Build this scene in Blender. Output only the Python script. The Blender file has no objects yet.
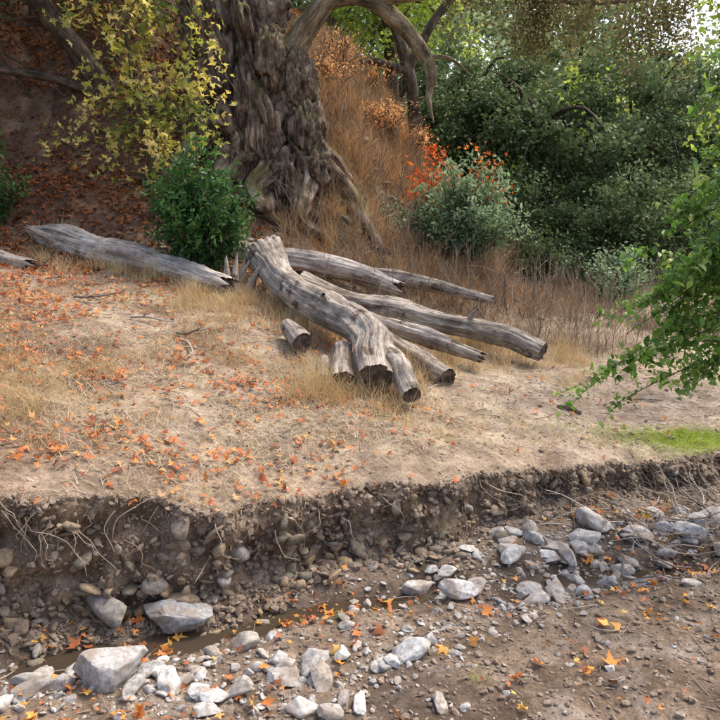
import bpy, bmesh, math, numpy as np
from mathutils import Vector
rng=np.random.default_rng(11)
U=rng.uniform; N=rng.normal
scene=bpy.context.scene
# ---------------------------------------------------------------- noise
def _h(ix,iy,iz,s):
    n=(ix.astype(np.int64)*374761393+iy.astype(np.int64)*668265263+iz.astype(np.int64)*2147483647//3+s*974634777)&0xffffffff
    n=((n^(n>>13))*1274126177)&0xffffffff
    n=((n^(n>>16))*2246822519)&0xffffffff
    n=n^(n>>15)
    return (n&0xffff)/65535.0
def vn(x,y,z=0.,s=0):
    x,y,z=np.broadcast_arrays(np.asarray(x,float),np.asarray(y,float),np.asarray(z,float))
    ix,iy,iz=np.floor(x),np.floor(y),np.floor(z)
    fx,fy,fz=x-ix,y-iy,z-iz
    fx=fx*fx*(3-2*fx);fy=fy*fy*(3-2*fy);fz=fz*fz*(3-2*fz)
    r=0
    for a in (0,1):
        for b in (0,1):
            for c in (0,1):
                w=(fx if a else 1-fx)*(fy if b else 1-fy)*(fz if c else 1-fz)
                r=r+w*_h(ix+a,iy+b,iz+c,s)
    return r*2-1
def fbm(x,y,z=0.,o=4,s=0):
    r=0;a=.5;f=1.
    for i in range(o):
        r=r+a*vn(x*f+i*7.3,y*f+i*3.1,np.asarray(z)*f+i*5.7,s+i);a*=.5;f*=2.03
    return r
def ss(e0,e1,x):
    t=np.clip((x-e0)/(e1-e0),0,1);return t*t*(3-2*t)
# ---------------------------------------------------------------- terrain
def Yb(x):
    return np.interp(x,[-30,-8,-3.5,-2.1,-1,.3,1.3,2.9,5,9,40],[-4,1.8,3.3,3.85,4.25,4.75,5.4,5.95,6.6,7.6,14])+.22*fbm(np.asarray(x)*1.3,3.3,0,3,5)+.11*fbm(np.asarray(x)*6,9.3,0,3,6)
def hb(x): return np.interp(x,[-8,-3,-2.1,-1,.3,1.3,2.5,3.5,9],[1.1,.9,.8,.6,.54,.42,.31,.28,.3])
def Yc(x): return np.interp(x,[-8,-3,-2.1,-1,0,.8,2,4,9],[1.3,3.0,3.5,3.85,4.25,4.4,4.6,5.1,6.5])
def A_(x): return np.interp(x,[-30,-8,-4,-2,-.2,1.6,3.1,4.5,6],[7,6,5.4,5.1,4.3,2.3,.9,.2,0])
def yh(x): return np.interp(x,[-8,-4,-2,0,2,3.5,6],[9.3,9.5,9.8,10,10.7,12,13])
BW=.24
def H(x,y):
    x=np.asarray(x,float);y=np.asarray(y,float)
    dep=.03+.11*ss(-.12,.15,fbm(x*1.1+4,y*.5,0,2,19))
    bed=.05*fbm(x*1.2,y*1.2,0,3,1)+.05*fbm(x*5,y*5,0,3,2)-dep*np.exp(-((y-Yc(x))/.2)**2)+.04
    bed=bed+1.0*ss(2.3,.3,y)
    yb=Yb(x)
    d=y-yb
    sl=np.interp(x,[-4,-1,0,1,3],[.085,.1,.08,.04,.03])
    top=hb(x)+np.clip(d,0,7)*sl+.12*fbm(x*.7,y*.7,0,3,3)+.045*fbm(x*4,y*4,0,4,4)
    top=top-.05*np.exp(-(d/.35)**2)
    hill=A_(x)*ss(0,8.,y-yh(x))*(1+.12*fbm(x*.4,y*.4,0,2,8))+.6*ss(0,3,y-yh(x))*ss(5,2,x)*fbm(x*.9,y*.9,0,4,9)
    hill=hill*ss(60,30,y)
    top=top+hill+ss(30,110,y)*(16+6*fbm(x*.03,y*.03,0,2,10))*ss(40,-10,x)*1.0
    f=ss(0,1,np.clip(d/BW,0,1)+.14*fbm(x*5,y*9,0,3,12)*ss(-.2,.3,d/BW)*ss(1.6,1,d/BW))
    return bed+(top-bed)*f
def warp(x,y):
    d=(y-Yb(x))/BW
    w=-.15*np.exp(-((d-1.05)/.5)**2)
    z=H(x,y)
    w=w+.2*fbm(x*4,z*7,0,4,15)*np.exp(-((d-.5)/.6)**2)
    return w
def put(x,y,off=0.):
    x=np.asarray(x,float);y=np.asarray(y,float)
    return np.stack([x,y+warp(x,y),H(x,y)+off],-1)
# ---------------------------------------------------------------- mesh builder
class MB:
    def __init__(s): s.V=[];s.F=[];s.M=[];s.S=[];s.R=[];s.T=[];s.n=0
    def add(s,V,F,mat=0,rnd=.5,tc=None,smooth=True):
        V=np.asarray(V,float).reshape(-1,3);F=np.asarray(F,np.int64)
        s.V.append(V);s.F.append(F+s.n);s.n+=len(V)
        s.M.append(np.full(len(F),mat));s.S.append(np.full(len(F),smooth))
        s.R.append(np.broadcast_to(np.asarray(rnd,float),(len(V),)).copy())
        s.T.append(V if tc is None else tc)
    def build(s,name,mats,col=None,link=True):
        V=np.concatenate(s.V);me=bpy.data.meshes.new(name)
        me.vertices.add(len(V));me.vertices.foreach_set('co',V.astype(np.float32).ravel())
        loops=np.concatenate([f.ravel() for f in s.F]).astype(np.int32)
        tot=np.concatenate([np.full(len(f),f.shape[1]) for f in s.F])
        st=np.concatenate([[0],np.cumsum(tot)[:-1]]).astype(np.int32)
        me.loops.add(len(loops));me.loops.foreach_set('vertex_index',loops)
        me.polygons.add(len(tot));me.polygons.foreach_set('loop_start',st)
        me.polygons.foreach_set('material_index',np.concatenate(s.M).astype(np.int32))
        me.polygons.foreach_set('use_smooth',np.concatenate(s.S))
        a=me.attributes.new('rnd','FLOAT','POINT');a.data.foreach_set('value',np.concatenate(s.R).astype(np.float32))
        a=me.attributes.new('tc','FLOAT_VECTOR','POINT');a.data.foreach_set('vector',np.concatenate(s.T).astype(np.float32).ravel())
        if col is not None:
            a=me.attributes.new('col','FLOAT_COLOR','POINT')
            a.data.foreach_set('color',np.concatenate([col,np.ones((len(col),1))],1).astype(np.float32).ravel())
        for m in mats: me.materials.append(m)
        me.update(calc_edges=True)
        ob=bpy.data.objects.new(name,me)
        if link: scene.collection.objects.link(ob)
        return ob
def rotm(yaw,tilt,roll):
    cy,sy,ct,st,cr,sr=np.cos(yaw),np.sin(yaw),np.cos(tilt),np.sin(tilt),np.cos(roll),np.sin(roll)
    o=np.zeros_like(cy);i=np.ones_like(cy)
    Z=np.stack([cy,-sy,o,sy,cy,o,o,o,i],-1).reshape(-1,3,3)
    X=np.stack([i,o,o,o,ct,-st,o,st,ct],-1).reshape(-1,3,3)
    Y=np.stack([cr,o,sr,o,i,o,-sr,o,cr],-1).reshape(-1,3,3)
    return Z@X@Y
def scat(mb,T,P,R,S,rnd,mat=0,smooth=True):
    V,F=T;n=len(P)
    if n==0:return
    S=np.asarray(S,float)
    if S.ndim==1:S=np.repeat(S[:,None],3,1)
    W=np.einsum('nij,nmj->nmi',R,V[None]*S[:,None,:])+P[:,None,:]
    FF=(F[None]+(np.arange(n)*len(V))[:,None,None]).reshape(-1,F.shape[1])
    mb.add(W.reshape(-1,3),FF,mat,np.repeat(rnd,len(V)),None,smooth)
def leaf_lobed(curl):
    pts=[(-90,.12)];
    for a,r in [(-55,.62),(-30,.42),(8,.92),(42,.45),(90,1.05),(138,.45),(172,.92),(210,.42),(235,.62)]: pts.append((a,r))
    V=[(0,0,0)]
    for a,r in pts: V.append((r*math.cos(math.radians(a)),r*math.sin(math.radians(a)),curl*r*r*(1 if r>.5 else -.1)+ .12*math.sin(a*3.)))
    F=[(0,i,i+1 if i<len(pts) else 1) for i in range(1,len(pts)+1)]
    return np.array(V)*.5,np.array(F)
LOB=[leaf_lobed(.5),leaf_lobed(-.45),leaf_lobed(.15)]
def leaf_ell(w=.3,fold=.12,bend=-.15):
    V=np.array([(0,0,0),(0,.35,.02),(0,.7,0.),(0,1,bend),(-w,.3,fold),(-w*.85,.68,fold+bend*.3),(w,.3,fold),(w*.85,.68,fold+bend*.3)])
    F=np.array([(0,1,4),(1,5,4),(1,2,5),(2,3,5),(0,6,1),(1,6,7),(1,7,2),(2,7,3)])
    return V-np.array([0,.5,0]),F
ELL=leaf_ell();LAN=leaf_ell(.14,.05,-.2)
QD=(np.array([(-.5,0,0),(0,-.32,.08),(.5,0,0),(0,.32,.08)]),np.array([(0,1,2,3)]))
def blades(mb,P,h,w,lean,droop=.5,upf=1.,rnd=None,mat=0,az=None):
    n=len(P);h=np.broadcast_to(h,(n,));w=np.broadcast_to(w,(n,));lean=np.broadcast_to(lean,(n,))
    az=U(0,2*np.pi,n) if az is None else az
    d=np.stack([np.cos(az),np.sin(az),0*az],-1);pa=U(0,np.pi,n)
    sd=np.stack([np.cos(pa),np.sin(pa),0*pa],-1)
    if upf<.5: sd=np.stack([-np.sin(az),np.cos(az),0*az],-1)
    Vs=[]
    for k in range(4):
        t=k/3
        c=P+np.array([0,0,1.])*(h*upf*(t-droop*t*t*lean))[:,None]+d*(h*lean*(t*.35+t*t*.65))[:,None]
        ww=(w*(1-.85*t))[:,None]
        Vs+= [c-sd*ww,c+sd*ww]
    V=np.stack(Vs,1)
    F=np.array([(0,1,3,2),(2,3,5,4),(4,5,7,6)])
    FF=(F[None]+(np.arange(n)*8)[:,None,None]).reshape(-1,4)
    mb.add(V.reshape(-1,3),FF,mat,np.repeat(rnd if rnd is not None else U(0,1,n),8))
def spline(pts,rad,step):
    P=np.array(pts,float);r=np.array(rad,float)
    if len(P)==2: P=np.array([P[0],(P[0]+P[1])/2,P[1]]);r=np.array([r[0],r.mean(),r[-1]])
    Q=np.vstack([2*P[0]-P[1],P,2*P[-1]-P[-2]]);rq=np.concatenate([[r[0]],r,[r[-1]]])
    out=[];ro=[]
    for i in range(1,len(Q)-2):
        L=np.linalg.norm(Q[i+1]-Q[i]);m=max(2,int(L/step))
        for t in np.linspace(0,1,m,endpoint=False):
            a,b,c,d=Q[i-1],Q[i],Q[i+1],Q[i+2]
            out.append(.5*((2*b)+(c-a)*t+(2*a-5*b+4*c-d)*t*t+(3*b-a-3*c+d)*t**3));ro.append(rq[i]*(1-t)+rq[i+1]*t)
    out.append(P[-1]);ro.append(r[-1])
    return np.array(out),np.array(ro)
def tube(mb,pts,rad,seg=6,step=.1,amp=0.,freq=3.,mat=0,cap=None,rnd=.5,flute=0.,sd=0,jag=0.,fl2=3.5,lump=0.):
    C,r=spline(pts,rad,step);n=len(C)
    T=np.gradient(C,axis=0);T/=np.linalg.norm(T,axis=1)[:,None]+1e-9
    a=np.array([0,0,1.]) if abs(T[0][2])<.9 else np.array([1.,0,0])
    u=np.cross(T[0],a);u/=np.linalg.norm(u);Us=[u]
    for i in range(1,n):
        u=u-T[i]*np.dot(u,T[i]);u/=np.linalg.norm(u);Us.append(u)
    Us=np.array(Us);W=np.cross(T,Us)
    th=np.linspace(0,2*np.pi,seg,endpoint=False)
    L=np.concatenate([[0],np.cumsum(np.linalg.norm(np.diff(C,axis=0),axis=1))])
    ct,st=np.cos(th)[None],np.sin(th)[None]
    rr=r[:,None]*np.ones_like(ct)
    if amp>0:
        z=L[:,None]
        q=fbm(ct*1.3+sd,st*1.3,z*freq*.5,4,sd)*1.3
        rid=.45-np.abs(fbm(ct*4+sd,st*4,z*freq*.35,4,sd+3))*3
        rr=rr*(1+amp*q+amp*.45*rid)
        if flute>0: rr=rr*(1+flute*(np.abs(np.sin(th[None]*fl2+z*.6+2*fbm(z*.8,sd*1.,0,2,4)))**1.5-.5))
        if lump>0:
            wv=fbm(ct*2+sd,st*2,z*1.0,3,sd+21);wv2=fbm(ct*6+sd,st*6,z*1.6,4,sd+27)
            rr=rr*(1+lump*(np.clip(1-np.abs(wv)*7,0,1)*-.6+np.clip(fbm(ct*3+sd,st*3,z*2.0,3,sd+25),-.1,.5)*1.2-np.clip(1-np.abs(wv2)*5,0,1)*.16+.12*fbm(ct*14,st*14,z*5,3,sd+30)))
    V=C[:,None]+Us[:,None]*(ct*rr)[...,None]+W[:,None]*(st*rr)[...,None]
    if jag>0:
        jj=jag*(fbm(th*3,sd*1.7,0,4,sd+9)+.25)
        for e,sg in ((0,-1),(n-1,1)):
            for k in range(0,min(4,n//3)):
                ix=e-sg*k;V[ix]+=T[e]*(sg*jj*(1-k/4))[:,None]
    tc=np.stack([ct*rr,st*rr,L[:,None]+0*rr+sd*3.1],-1)
    i=np.arange(n-1)[:,None]*seg;j=np.arange(seg)[None];j2=(j+1)%seg
    F=np.stack([i+j,i+j2,i+seg+j2,i+seg+j],-1).reshape(-1,4)
    mb.add(V.reshape(-1,3),F,mat,rnd,tc.reshape(-1,3))
    if cap is not None:
        for e,sg in ((0,-1),(n-1,1)):
            Vc=[];tcc=[];cen=V[e].mean(0)
            for k,s_ in enumerate((1,.96,.85,.7,.5,.3,.15,.02)):
                off=((-.012 if s_<.9 else 0)*sg+.02*sg*fbm(np.cos(th)*2+k,np.sin(th)*2+k*.9,sd,3,3)*(s_<.99))[:,None]-sg*jag*.25*(s_<.9)
                ring=cen+(V[e]-cen)*s_+T[e]*off
                Vc.append(ring);tcc.append(np.stack([ct[0]*rr[e]*s_,st[0]*rr[e]*s_,0*th+sd],-1))
            m=len(Vc);Fc=[]
            for k in range(m-1):
                for q in range(seg):
                    q2=(q+1)%seg;f=(k*seg+q,k*seg+q2,(k+1)*seg+q2,(k+1)*seg+q)
                    Fc.append(f if sg>0 else f[::-1])
            mb.add(np.concatenate(Vc),Fc,cap,rnd,np.concatenate(tcc),smooth=False)
    return C,r
# ---------------------------------------------------------------- rocks
def ico(l):
    bm=bmesh.new();bmesh.ops.create_icosphere(bm,subdivisions=l,radius=1)
    V=np.array([v.co[:] for v in bm.verts]);F=np.array([[v.index for v in f.verts] for f in bm.faces]);bm.free();return V,F
ICO={l:ico(l) for l in (1,2,3,4,5)}
def rock(l,sd,cuts=9,rough=.1,lo=.42):
    V,F=ICO[l];r2=np.random.default_rng(sd);P=V.copy()
    for k in range(cuts):
        n=r2.normal(size=3);n/=np.linalg.norm(n);d=r2.uniform(lo,.82)
        P=P-np.maximum(0,P@n-d)[:,None]*n[None]*.97
    P=P*(1+rough*1.6*fbm(V[:,0]*1.2+sd,V[:,1]*1.2,V[:,2]*1.2,2,sd)[:,None]+rough*.6*fbm(V[:,0]*4+sd,V[:,1]*4,V[:,2]*4,3,sd)[:,None])
    P=P/np.abs(P).max(0)
    P=P*np.array([1,r2.uniform(.6,.95),r2.uniform(.42,.8)])
    return P,F
RK1=[rock(1,i,4) for i in range(6)];RK2=[rock(3,20+i,10) for i in range(12)];RK3=[rock(4,50+i,13,.13) for i in range(12)]
RKB=[rock(2,20+i,9) for i in range(10)]
# ---------------------------------------------------------------- materials
def newmat(name):
    m=bpy.data.materials.new(name);m.use_nodes=True;nt=m.node_tree;nt.nodes.clear();return m,nt
def nd(nt,t,**k):
    n=nt.nodes.new(t)
    for a,b in k.items():
        if a in n.inputs.keys(): n.inputs[a].default_value=b
        else: setattr(n,a,b)
    return n
def ramp(nt,cols,pos=None):
    r=nt.nodes.new('ShaderNodeValToRGB');e=r.color_ramp.elements;k=len(cols)
    pos=pos or [i/(k-1) for i in range(k)]
    while len(e)<k:e.new(.5)
    for i in range(k): e[i].position=pos[i];e[i].color=(*cols[i],1)
    return r
def mixc(nt,a,b,f,mode='MIX'):
    n=nt.nodes.new('ShaderNodeMix');n.data_type='RGBA';n.blend_type=mode
    for s,v in ((0,f),(6,a),(7,b)):
        if hasattr(v,'is_linked'): nt.links.new(v,n.inputs[s])
        else: n.inputs[s].default_value=v if s==0 else (*v,1)
    return n.outputs[2]
def leafmat(name,cols,tr=.35,rough=.55,spec=.3):
    m,nt=newmat(name);L=nt.links.new
    a=nd(nt,'ShaderNodeAttribute',attribute_name='rnd');r=ramp(nt,cols);L(a.outputs['Fac'],r.inputs[0])
    o=nd(nt,'ShaderNodeOutputMaterial')
    if spec>0:
        p=nd(nt,'ShaderNodeBsdfPrincipled');p.inputs['Roughness'].default_value=rough;p.inputs['Specular IOR Level'].default_value=spec
    else: p=nd(nt,'ShaderNodeBsdfDiffuse')
    L(r.outputs[0],p.inputs[0])
    if tr>0:
        t=nd(nt,'ShaderNodeBsdfTranslucent');hs=nd(nt,'ShaderNodeHueSaturation');hs.inputs['Value'].default_value=1.5;hs.inputs['Saturation'].default_value=1.1
        L(r.outputs[0],hs.inputs['Color']);L(hs.outputs[0],t.inputs[0])
        x=nd(nt,'ShaderNodeMixShader');x.inputs[0].default_value=tr;L(p.outputs[0],x.inputs[1]);L(t.outputs[0],x.inputs[2]);L(x.outputs[0],o.inputs[0])
    else: L(p.outputs[0],o.inputs[0])
    return m
def barkmat(name,cols,sx=14,sz=2.5,bump=.6,moss=0,dist=.02,mosscol=(.10,.11,.02),patch=None,prange=(.52,.56),crack=.75,mr=(.55,.66)):
    m,nt=newmat(name);L=nt.links.new
    a=nd(nt,'ShaderNodeAttribute',attribute_name='tc');mp=nd(nt,'ShaderNodeMapping');mp.inputs['Scale'].default_value=(sx,sx,sz)
    L(a.outputs['Vector'],mp.inputs[0])
    n1=nd(nt,'ShaderNodeTexNoise');n1.inputs['Scale'].default_value=1;n1.inputs['Detail'].default_value=10;n1.inputs['Roughness'].default_value=.7;n1.inputs['Distortion'].default_value=.5
    L(mp.outputs[0],n1.inputs['Vector'])
    n2=nd(nt,'ShaderNodeTexNoise');n2.inputs['Scale'].default_value=2.6;n2.inputs['Detail'].default_value=7;n2.inputs['Roughness'].default_value=.65;L(a.outputs['Vector'],n2.inputs['Vector'])
    r=ramp(nt,cols,[.34+.32*i/(len(cols)-1) for i in range(len(cols))]);L(n1.outputs[0],r.inputs[0])
    r2=ramp(nt,[(.5,.47,.44),(1.2,1.18,1.12)],[.38,.62]);L(n2.outputs[0],r2.inputs[0])
    c=mixc(nt,r.outputs[0],r2.outputs[0],1.,'MULTIPLY')
    mp2=nd(nt,'ShaderNodeMapping');mp2.inputs['Scale'].default_value=(sx*2.2,sx*2.2,sz*1.2);L(a.outputs['Vector'],mp2.inputs[0])
    vo=nd(nt,'ShaderNodeTexVoronoi',feature='DISTANCE_TO_EDGE');vo.inputs['Scale'].default_value=1;L(mp2.outputs[0],vo.inputs['Vector'])
    rc=ramp(nt,[(.3,.26,.23),(1,1,1)],[.0,.09]);L(vo.outputs['Distance'],rc.inputs[0])
    c=mixc(nt,c,rc.outputs[0],crack,'MULTIPLY')
    if patch:
        n4=nd(nt,'ShaderNodeTexNoise');n4.inputs['Scale'].default_value=3.2;n4.inputs['Detail'].default_value=9;n4.inputs['Roughness'].default_value=.6;L(a.outputs['Vector'],n4.inputs['Vector'])
        r4=ramp(nt,[(0,0,0),(1,1,1)],list(prange));L(n4.outputs[0],r4.inputs[0])
        r5=ramp(nt,[tuple(q*.35 for q in patch),patch,tuple(q*1.7 for q in patch)],[.38,.5,.62]);L(n1.outputs[0],r5.inputs[0])
        c=mixc(nt,c,r5.outputs[0],r4.outputs[0])
    if moss>0:
        g=nd(nt,'ShaderNodeNewGeometry');sp=nd(nt,'ShaderNodeSeparateXYZ');L(g.outputs['Normal'],sp.inputs[0])
        n3=nd(nt,'ShaderNodeTexNoise');n3.inputs['Scale'].default_value=1.6;n3.inputs['Detail'].default_value=9;n3.inputs['Roughness'].default_value=.65;L(a.outputs['Vector'],n3.inputs['Vector'])
        ad=nd(nt,'ShaderNodeMath',operation='MULTIPLY_ADD');L(sp.outputs[2],ad.inputs[0]);ad.inputs[1].default_value=.25;L(n3.outputs[0],ad.inputs[2])
        rr=ramp(nt,[(0,0,0),(moss,)*3],list(mr));L(ad.outputs[0],rr.inputs[0])
        c=mixc(nt,c,mosscol,rr.outputs[0])
    p=nd(nt,'ShaderNodeBsdfPrincipled');p.inputs['Roughness'].default_value=.9;p.inputs['Specular IOR Level'].default_value=.2;L(c,p.inputs['Base Color'])
    b=nd(nt,'ShaderNodeBump');b.inputs['Strength'].default_value=bump;b.inputs['Distance'].default_value=dist;L(n1.outputs[0],b.inputs['Height'])
    b2=nd(nt,'ShaderNodeBump');b2.inputs['Strength'].default_value=bump*crack;b2.inputs['Distance'].default_value=dist*.5;L(rc.outputs[0],b2.inputs['Height']);L(b.outputs[0],b2.inputs['Normal']);L(b2.outputs[0],p.inputs['Normal'])
    o=nd(nt,'ShaderNodeOutputMaterial');L(p.outputs[0],o.inputs[0]);return m
def endmat(name):
    m,nt=newmat(name);L=nt.links.new
    a=nd(nt,'ShaderNodeAttribute',attribute_name='tc')
    w=nd(nt,'ShaderNodeTexWave',wave_type='RINGS',rings_direction='Z');w.inputs['Scale'].default_value=11;w.inputs['Distortion'].default_value=7;w.inputs['Detail'].default_value=5;w.inputs['Detail Scale'].default_value=4
    L(a.outputs['Vector'],w.inputs['Vector'])
    n=nd(nt,'ShaderNodeTexNoise');n.inputs['Scale'].default_value=14;n.inputs['Detail'].default_value=8;L(a.outputs['Vector'],n.inputs['Vector'])
    r=ramp(nt,[(.075,.052,.04),(.115,.083,.063)]);L(w.outputs['Fac'],r.inputs[0])
    r2=ramp(nt,[(.3,.3,.3),(1.9,1.85,1.8)],[.32,.68]);L(n.outputs[0],r2.inputs[0])
    c=mixc(nt,r.outputs[0],r2.outputs[0],1.,'MULTIPLY')
    p=nd(nt,'ShaderNodeBsdfPrincipled');p.inputs['Roughness'].default_value=.9;L(c,p.inputs['Base Color'])
    b=nd(nt,'ShaderNodeBump');b.inputs['Strength'].default_value=.8;b.inputs['Distance'].default_value=.02;L(n.outputs[0],b.inputs['Height']);L(b.outputs[0],p.inputs['Normal'])
    o=nd(nt,'ShaderNodeOutputMaterial');L(p.outputs[0],o.inputs[0]);return m
def rockmat(name,cols,dirt=(.16,.12,.085),da=.75,bump=.5):
    m,nt=newmat(name);L=nt.links.new
    a=nd(nt,'ShaderNodeAttribute',attribute_name='rnd');r=ramp(nt,cols);L(a.outputs['Fac'],r.inputs[0])
    g=nd(nt,'ShaderNodeNewGeometry')
    n1=nd(nt,'ShaderNodeTexNoise');n1.inputs['Scale'].default_value=34;n1.inputs['Detail'].default_value=10;n1.inputs['Roughness'].default_value=.75;L(g.outputs['Position'],n1.inputs['Vector'])
    n2=nd(nt,'ShaderNodeTexNoise');n2.inputs['Scale'].default_value=8;n2.inputs['Detail'].default_value=7;L(g.outputs['Position'],n2.inputs['Vector'])
    r1=ramp(nt,[(.5,.49,.47),(1.3,1.3,1.3)],[.35,.6]);L(n1.outputs[0],r1.inputs[0])
    c=mixc(nt,r.outputs[0],r1.outputs[0],1.,'MULTIPLY')
    r2=ramp(nt,[(0,0,0),(da,)*3],[.5,.64]);L(n2.outputs[0],r2.inputs[0])
    c=mixc(nt,c,dirt,r2.outputs[0])
    p=nd(nt,'ShaderNodeBsdfPrincipled');p.inputs['Roughness'].default_value=.85;p.inputs['Specular IOR Level'].default_value=.3;L(c,p.inputs['Base Color'])
    b=nd(nt,'ShaderNodeBump');b.inputs['Strength'].default_value=bump;b.inputs['Distance'].default_value=.012;L(n1.outputs[0],b.inputs['Height']);L(b.outputs[0],p.inputs['Normal'])
    o=nd(nt,'ShaderNodeOutputMaterial');L(p.outputs[0],o.inputs[0]);return m
def groundmat():
    m,nt=newmat('soil');L=nt.links.new
    a=nd(nt,'ShaderNodeAttribute',attribute_name='col');g=nd(nt,'ShaderNodeNewGeometry')
    n1=nd(nt,'ShaderNodeTexNoise');n1.inputs['Scale'].default_value=22;n1.inputs['Detail'].default_value=12;n1.inputs['Roughness'].default_value=.75;L(g.outputs['Position'],n1.inputs['Vector'])
    n2=nd(nt,'ShaderNodeTexVoronoi');n2.inputs['Scale'].default_value=55;L(g.outputs['Position'],n2.inputs['Vector'])
    n3=nd(nt,'ShaderNodeTexNoise');n3.inputs['Scale'].default_value=3.5;n3.inputs['Detail'].default_value=7;L(g.outputs['Position'],n3.inputs['Vector'])
    r1=ramp(nt,[(.5,.48,.46),(1.4,1.38,1.34)],[.33,.66]);L(n1.outputs[0],r1.inputs[0])
    r3=ramp(nt,[(.68,.66,.64),(1.25,1.25,1.25)],[.35,.65]);L(n3.outputs[0],r3.inputs[0])
    r2=ramp(nt,[(1.25,1.22,1.2),(.8,.8,.8)],[.1,.6]);L(n2.outputs['Distance'],r2.inputs[0])
    c=mixc(nt,a.outputs['Color'],r1.outputs[0],1.,'MULTIPLY');c=mixc(nt,c,r3.outputs[0],1.,'MULTIPLY');c=mixc(nt,c,r2.outputs[0],.6,'MULTIPLY')
    p=nd(nt,'ShaderNodeBsdfPrincipled');p.inputs['Roughness'].default_value=.95;p.inputs['Specular IOR Level'].default_value=.15;L(c,p.inputs['Base Color'])
    b=nd(nt,'ShaderNodeBump');b.inputs['Strength'].default_value=.9;b.inputs['Distance'].default_value=.03;L(n1.outputs[0],b.inputs['Height'])
    b2=nd(nt,'ShaderNodeBump',invert=True);b2.inputs['Strength'].default_value=.5;b2.inputs['Distance'].default_value=.008;L(n2.outputs['Distance'],b2.inputs['Height']);L(b.outputs[0],b2.inputs['Normal']);L(b2.outputs[0],p.inputs['Normal'])
    o=nd(nt,'ShaderNodeOutputMaterial');L(p.outputs[0],o.inputs[0]);return m
M_ground=groundmat()
M_rock=rockmat('river_stone',[(.27,.26,.245),(.41,.40,.38),(.36,.31,.26),(.56,.55,.52),(.43,.38,.32),(.34,.335,.325)],dirt=(.29,.22,.16),da=.7)
M_brock=rockmat('bank_stone',[(.14,.12,.09),(.24,.2,.15),(.32,.23,.13),(.3,.28,.25)],dirt=(.2,.145,.1),da=.8)
M_clod=rockmat('soil_clod',[(.21,.155,.11),(.32,.245,.18),(.15,.115,.085)],dirt=(.26,.195,.14),da=.8)
M_log=barkmat('weathered_wood',[(.14,.108,.088),(.39,.335,.29),(.55,.495,.44),(.66,.61,.555)],34,1.8,1.,patch=(.15,.11,.08),prange=(.58,.63),crack=.6)
M_logp=barkmat('pale_weathered_wood',[(.22,.18,.15),(.49,.43,.38),(.64,.58,.53),(.72,.67,.62)],26,1.2,.8,patch=(.24,.17,.12),prange=(.6,.68),crack=.6)
M_end=endmat('cut_wood')
M_trunk=barkmat('gnarled_bark',[(.035,.024,.018),(.16,.115,.085),(.36,.275,.21),(.56,.46,.37)],8.5,2.2,1.,moss=.75,dist=.07,mosscol=(.14,.13,.04),crack=.3,patch=(.10,.06,.04),prange=(.55,.66),mr=(.63,.75))
M_bark=barkmat('branch_bark',[(.05,.038,.028),(.14,.11,.08),(.26,.21,.165)],14,3,.6)
M_barkl=barkmat('mossy_limb_bark',[(.09,.07,.05),(.27,.22,.15),(.44,.37,.26)],14,3,.6,moss=.5)
M_twig=leafmat('dry_twig',[(.17,.13,.1),(.3,.245,.19),(.44,.38,.32)],0,.8,0)
M_straw=leafmat('dry_straw',[(.28,.2,.125),(.47,.37,.25),(.6,.5,.35),(.38,.27,.17)],0,.6,0)
M_gold=leafmat('golden_grass',[(.38,.26,.13),(.54,.41,.22),(.66,.53,.33)],.25,.6,0)
M_rust=leafmat('rust_grass',[(.16,.10,.06),(.32,.21,.12),(.48,.36,.22),(.36,.2,.1),(.54,.34,.16)],.35,.6,0)
M_orange=leafmat('orange_dry_leaf',[(.4,.18,.08),(.58,.31,.14),(.7,.45,.24),(.62,.28,.1)],.5,.6,0)
M_weed=leafmat('dry_weed',[(.18,.125,.09),(.32,.24,.17),(.48,.39,.29)],.1,.8,0)
M_green=leafmat('green_grass',[(.14,.22,.03),(.26,.36,.05),(.4,.47,.12)],.4,.6,0)
M_litter=leafmat('fallen_leaf',[(.2,.09,.055),(.4,.11,.05),(.58,.17,.05),(.66,.22,.05),(.56,.33,.12),(.38,.22,.14)],.15,.6)
M_lcreek=leafmat('fallen_sycamore_leaf',[(.2,.085,.045),(.45,.14,.045),(.62,.21,.05),(.68,.3,.06),(.7,.45,.12)],.2,.55)
M_redlit=leafmat('red_leaf_litter',[(.10,.05,.03),(.25,.09,.04),(.42,.16,.06),(.2,.12,.08)],.15,.7,0)
M_yel=leafmat('yellow_leaf',[(.14,.19,.05),(.31,.33,.08),(.56,.48,.13),(.72,.6,.24)],.45)
M_shrub=leafmat('shrub_leaf',[(.025,.065,.02),(.055,.13,.035),(.10,.21,.055)],.3,.45)
M_sage=leafmat('pale_shrub_leaf',[(.12,.18,.09),(.22,.31,.17),(.34,.43,.26)],.35)
M_red=leafmat('red_leaf',[(.5,.09,.04),(.65,.17,.06),(.7,.3,.12)],.45)
M_oak=leafmat('oak_leaf',[(.03,.05,.022),(.07,.11,.045),(.13,.18,.075),(.21,.27,.12)],.2,.6,.2)
M_farhaze=leafmat('hazed_far_leaf',[(.10,.14,.09),(.18,.24,.13),(.27,.33,.18),(.36,.41,.23)],.35,.6,0)  # paled greens: distance haze is put into the leaf colour
M_lite=leafmat('yellow_green_leaf',[(.14,.2,.04),(.28,.36,.07),(.45,.5,.14)],.5)  # light yellow-green leaf tone
M_near=leafmat('near_leaf',[(.05,.11,.02),(.11,.22,.04),(.2,.34,.07),(.36,.46,.14)],.42,.4,.5)
M_brownleaf=leafmat('tan_leaf',[(.07,.07,.035),(.14,.13,.06),(.25,.2,.10),(.12,.16,.05)],.4,.6,0)
M_root=leafmat('root',[(.25,.18,.12),(.5,.4,.3)],0,.8,0)
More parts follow.
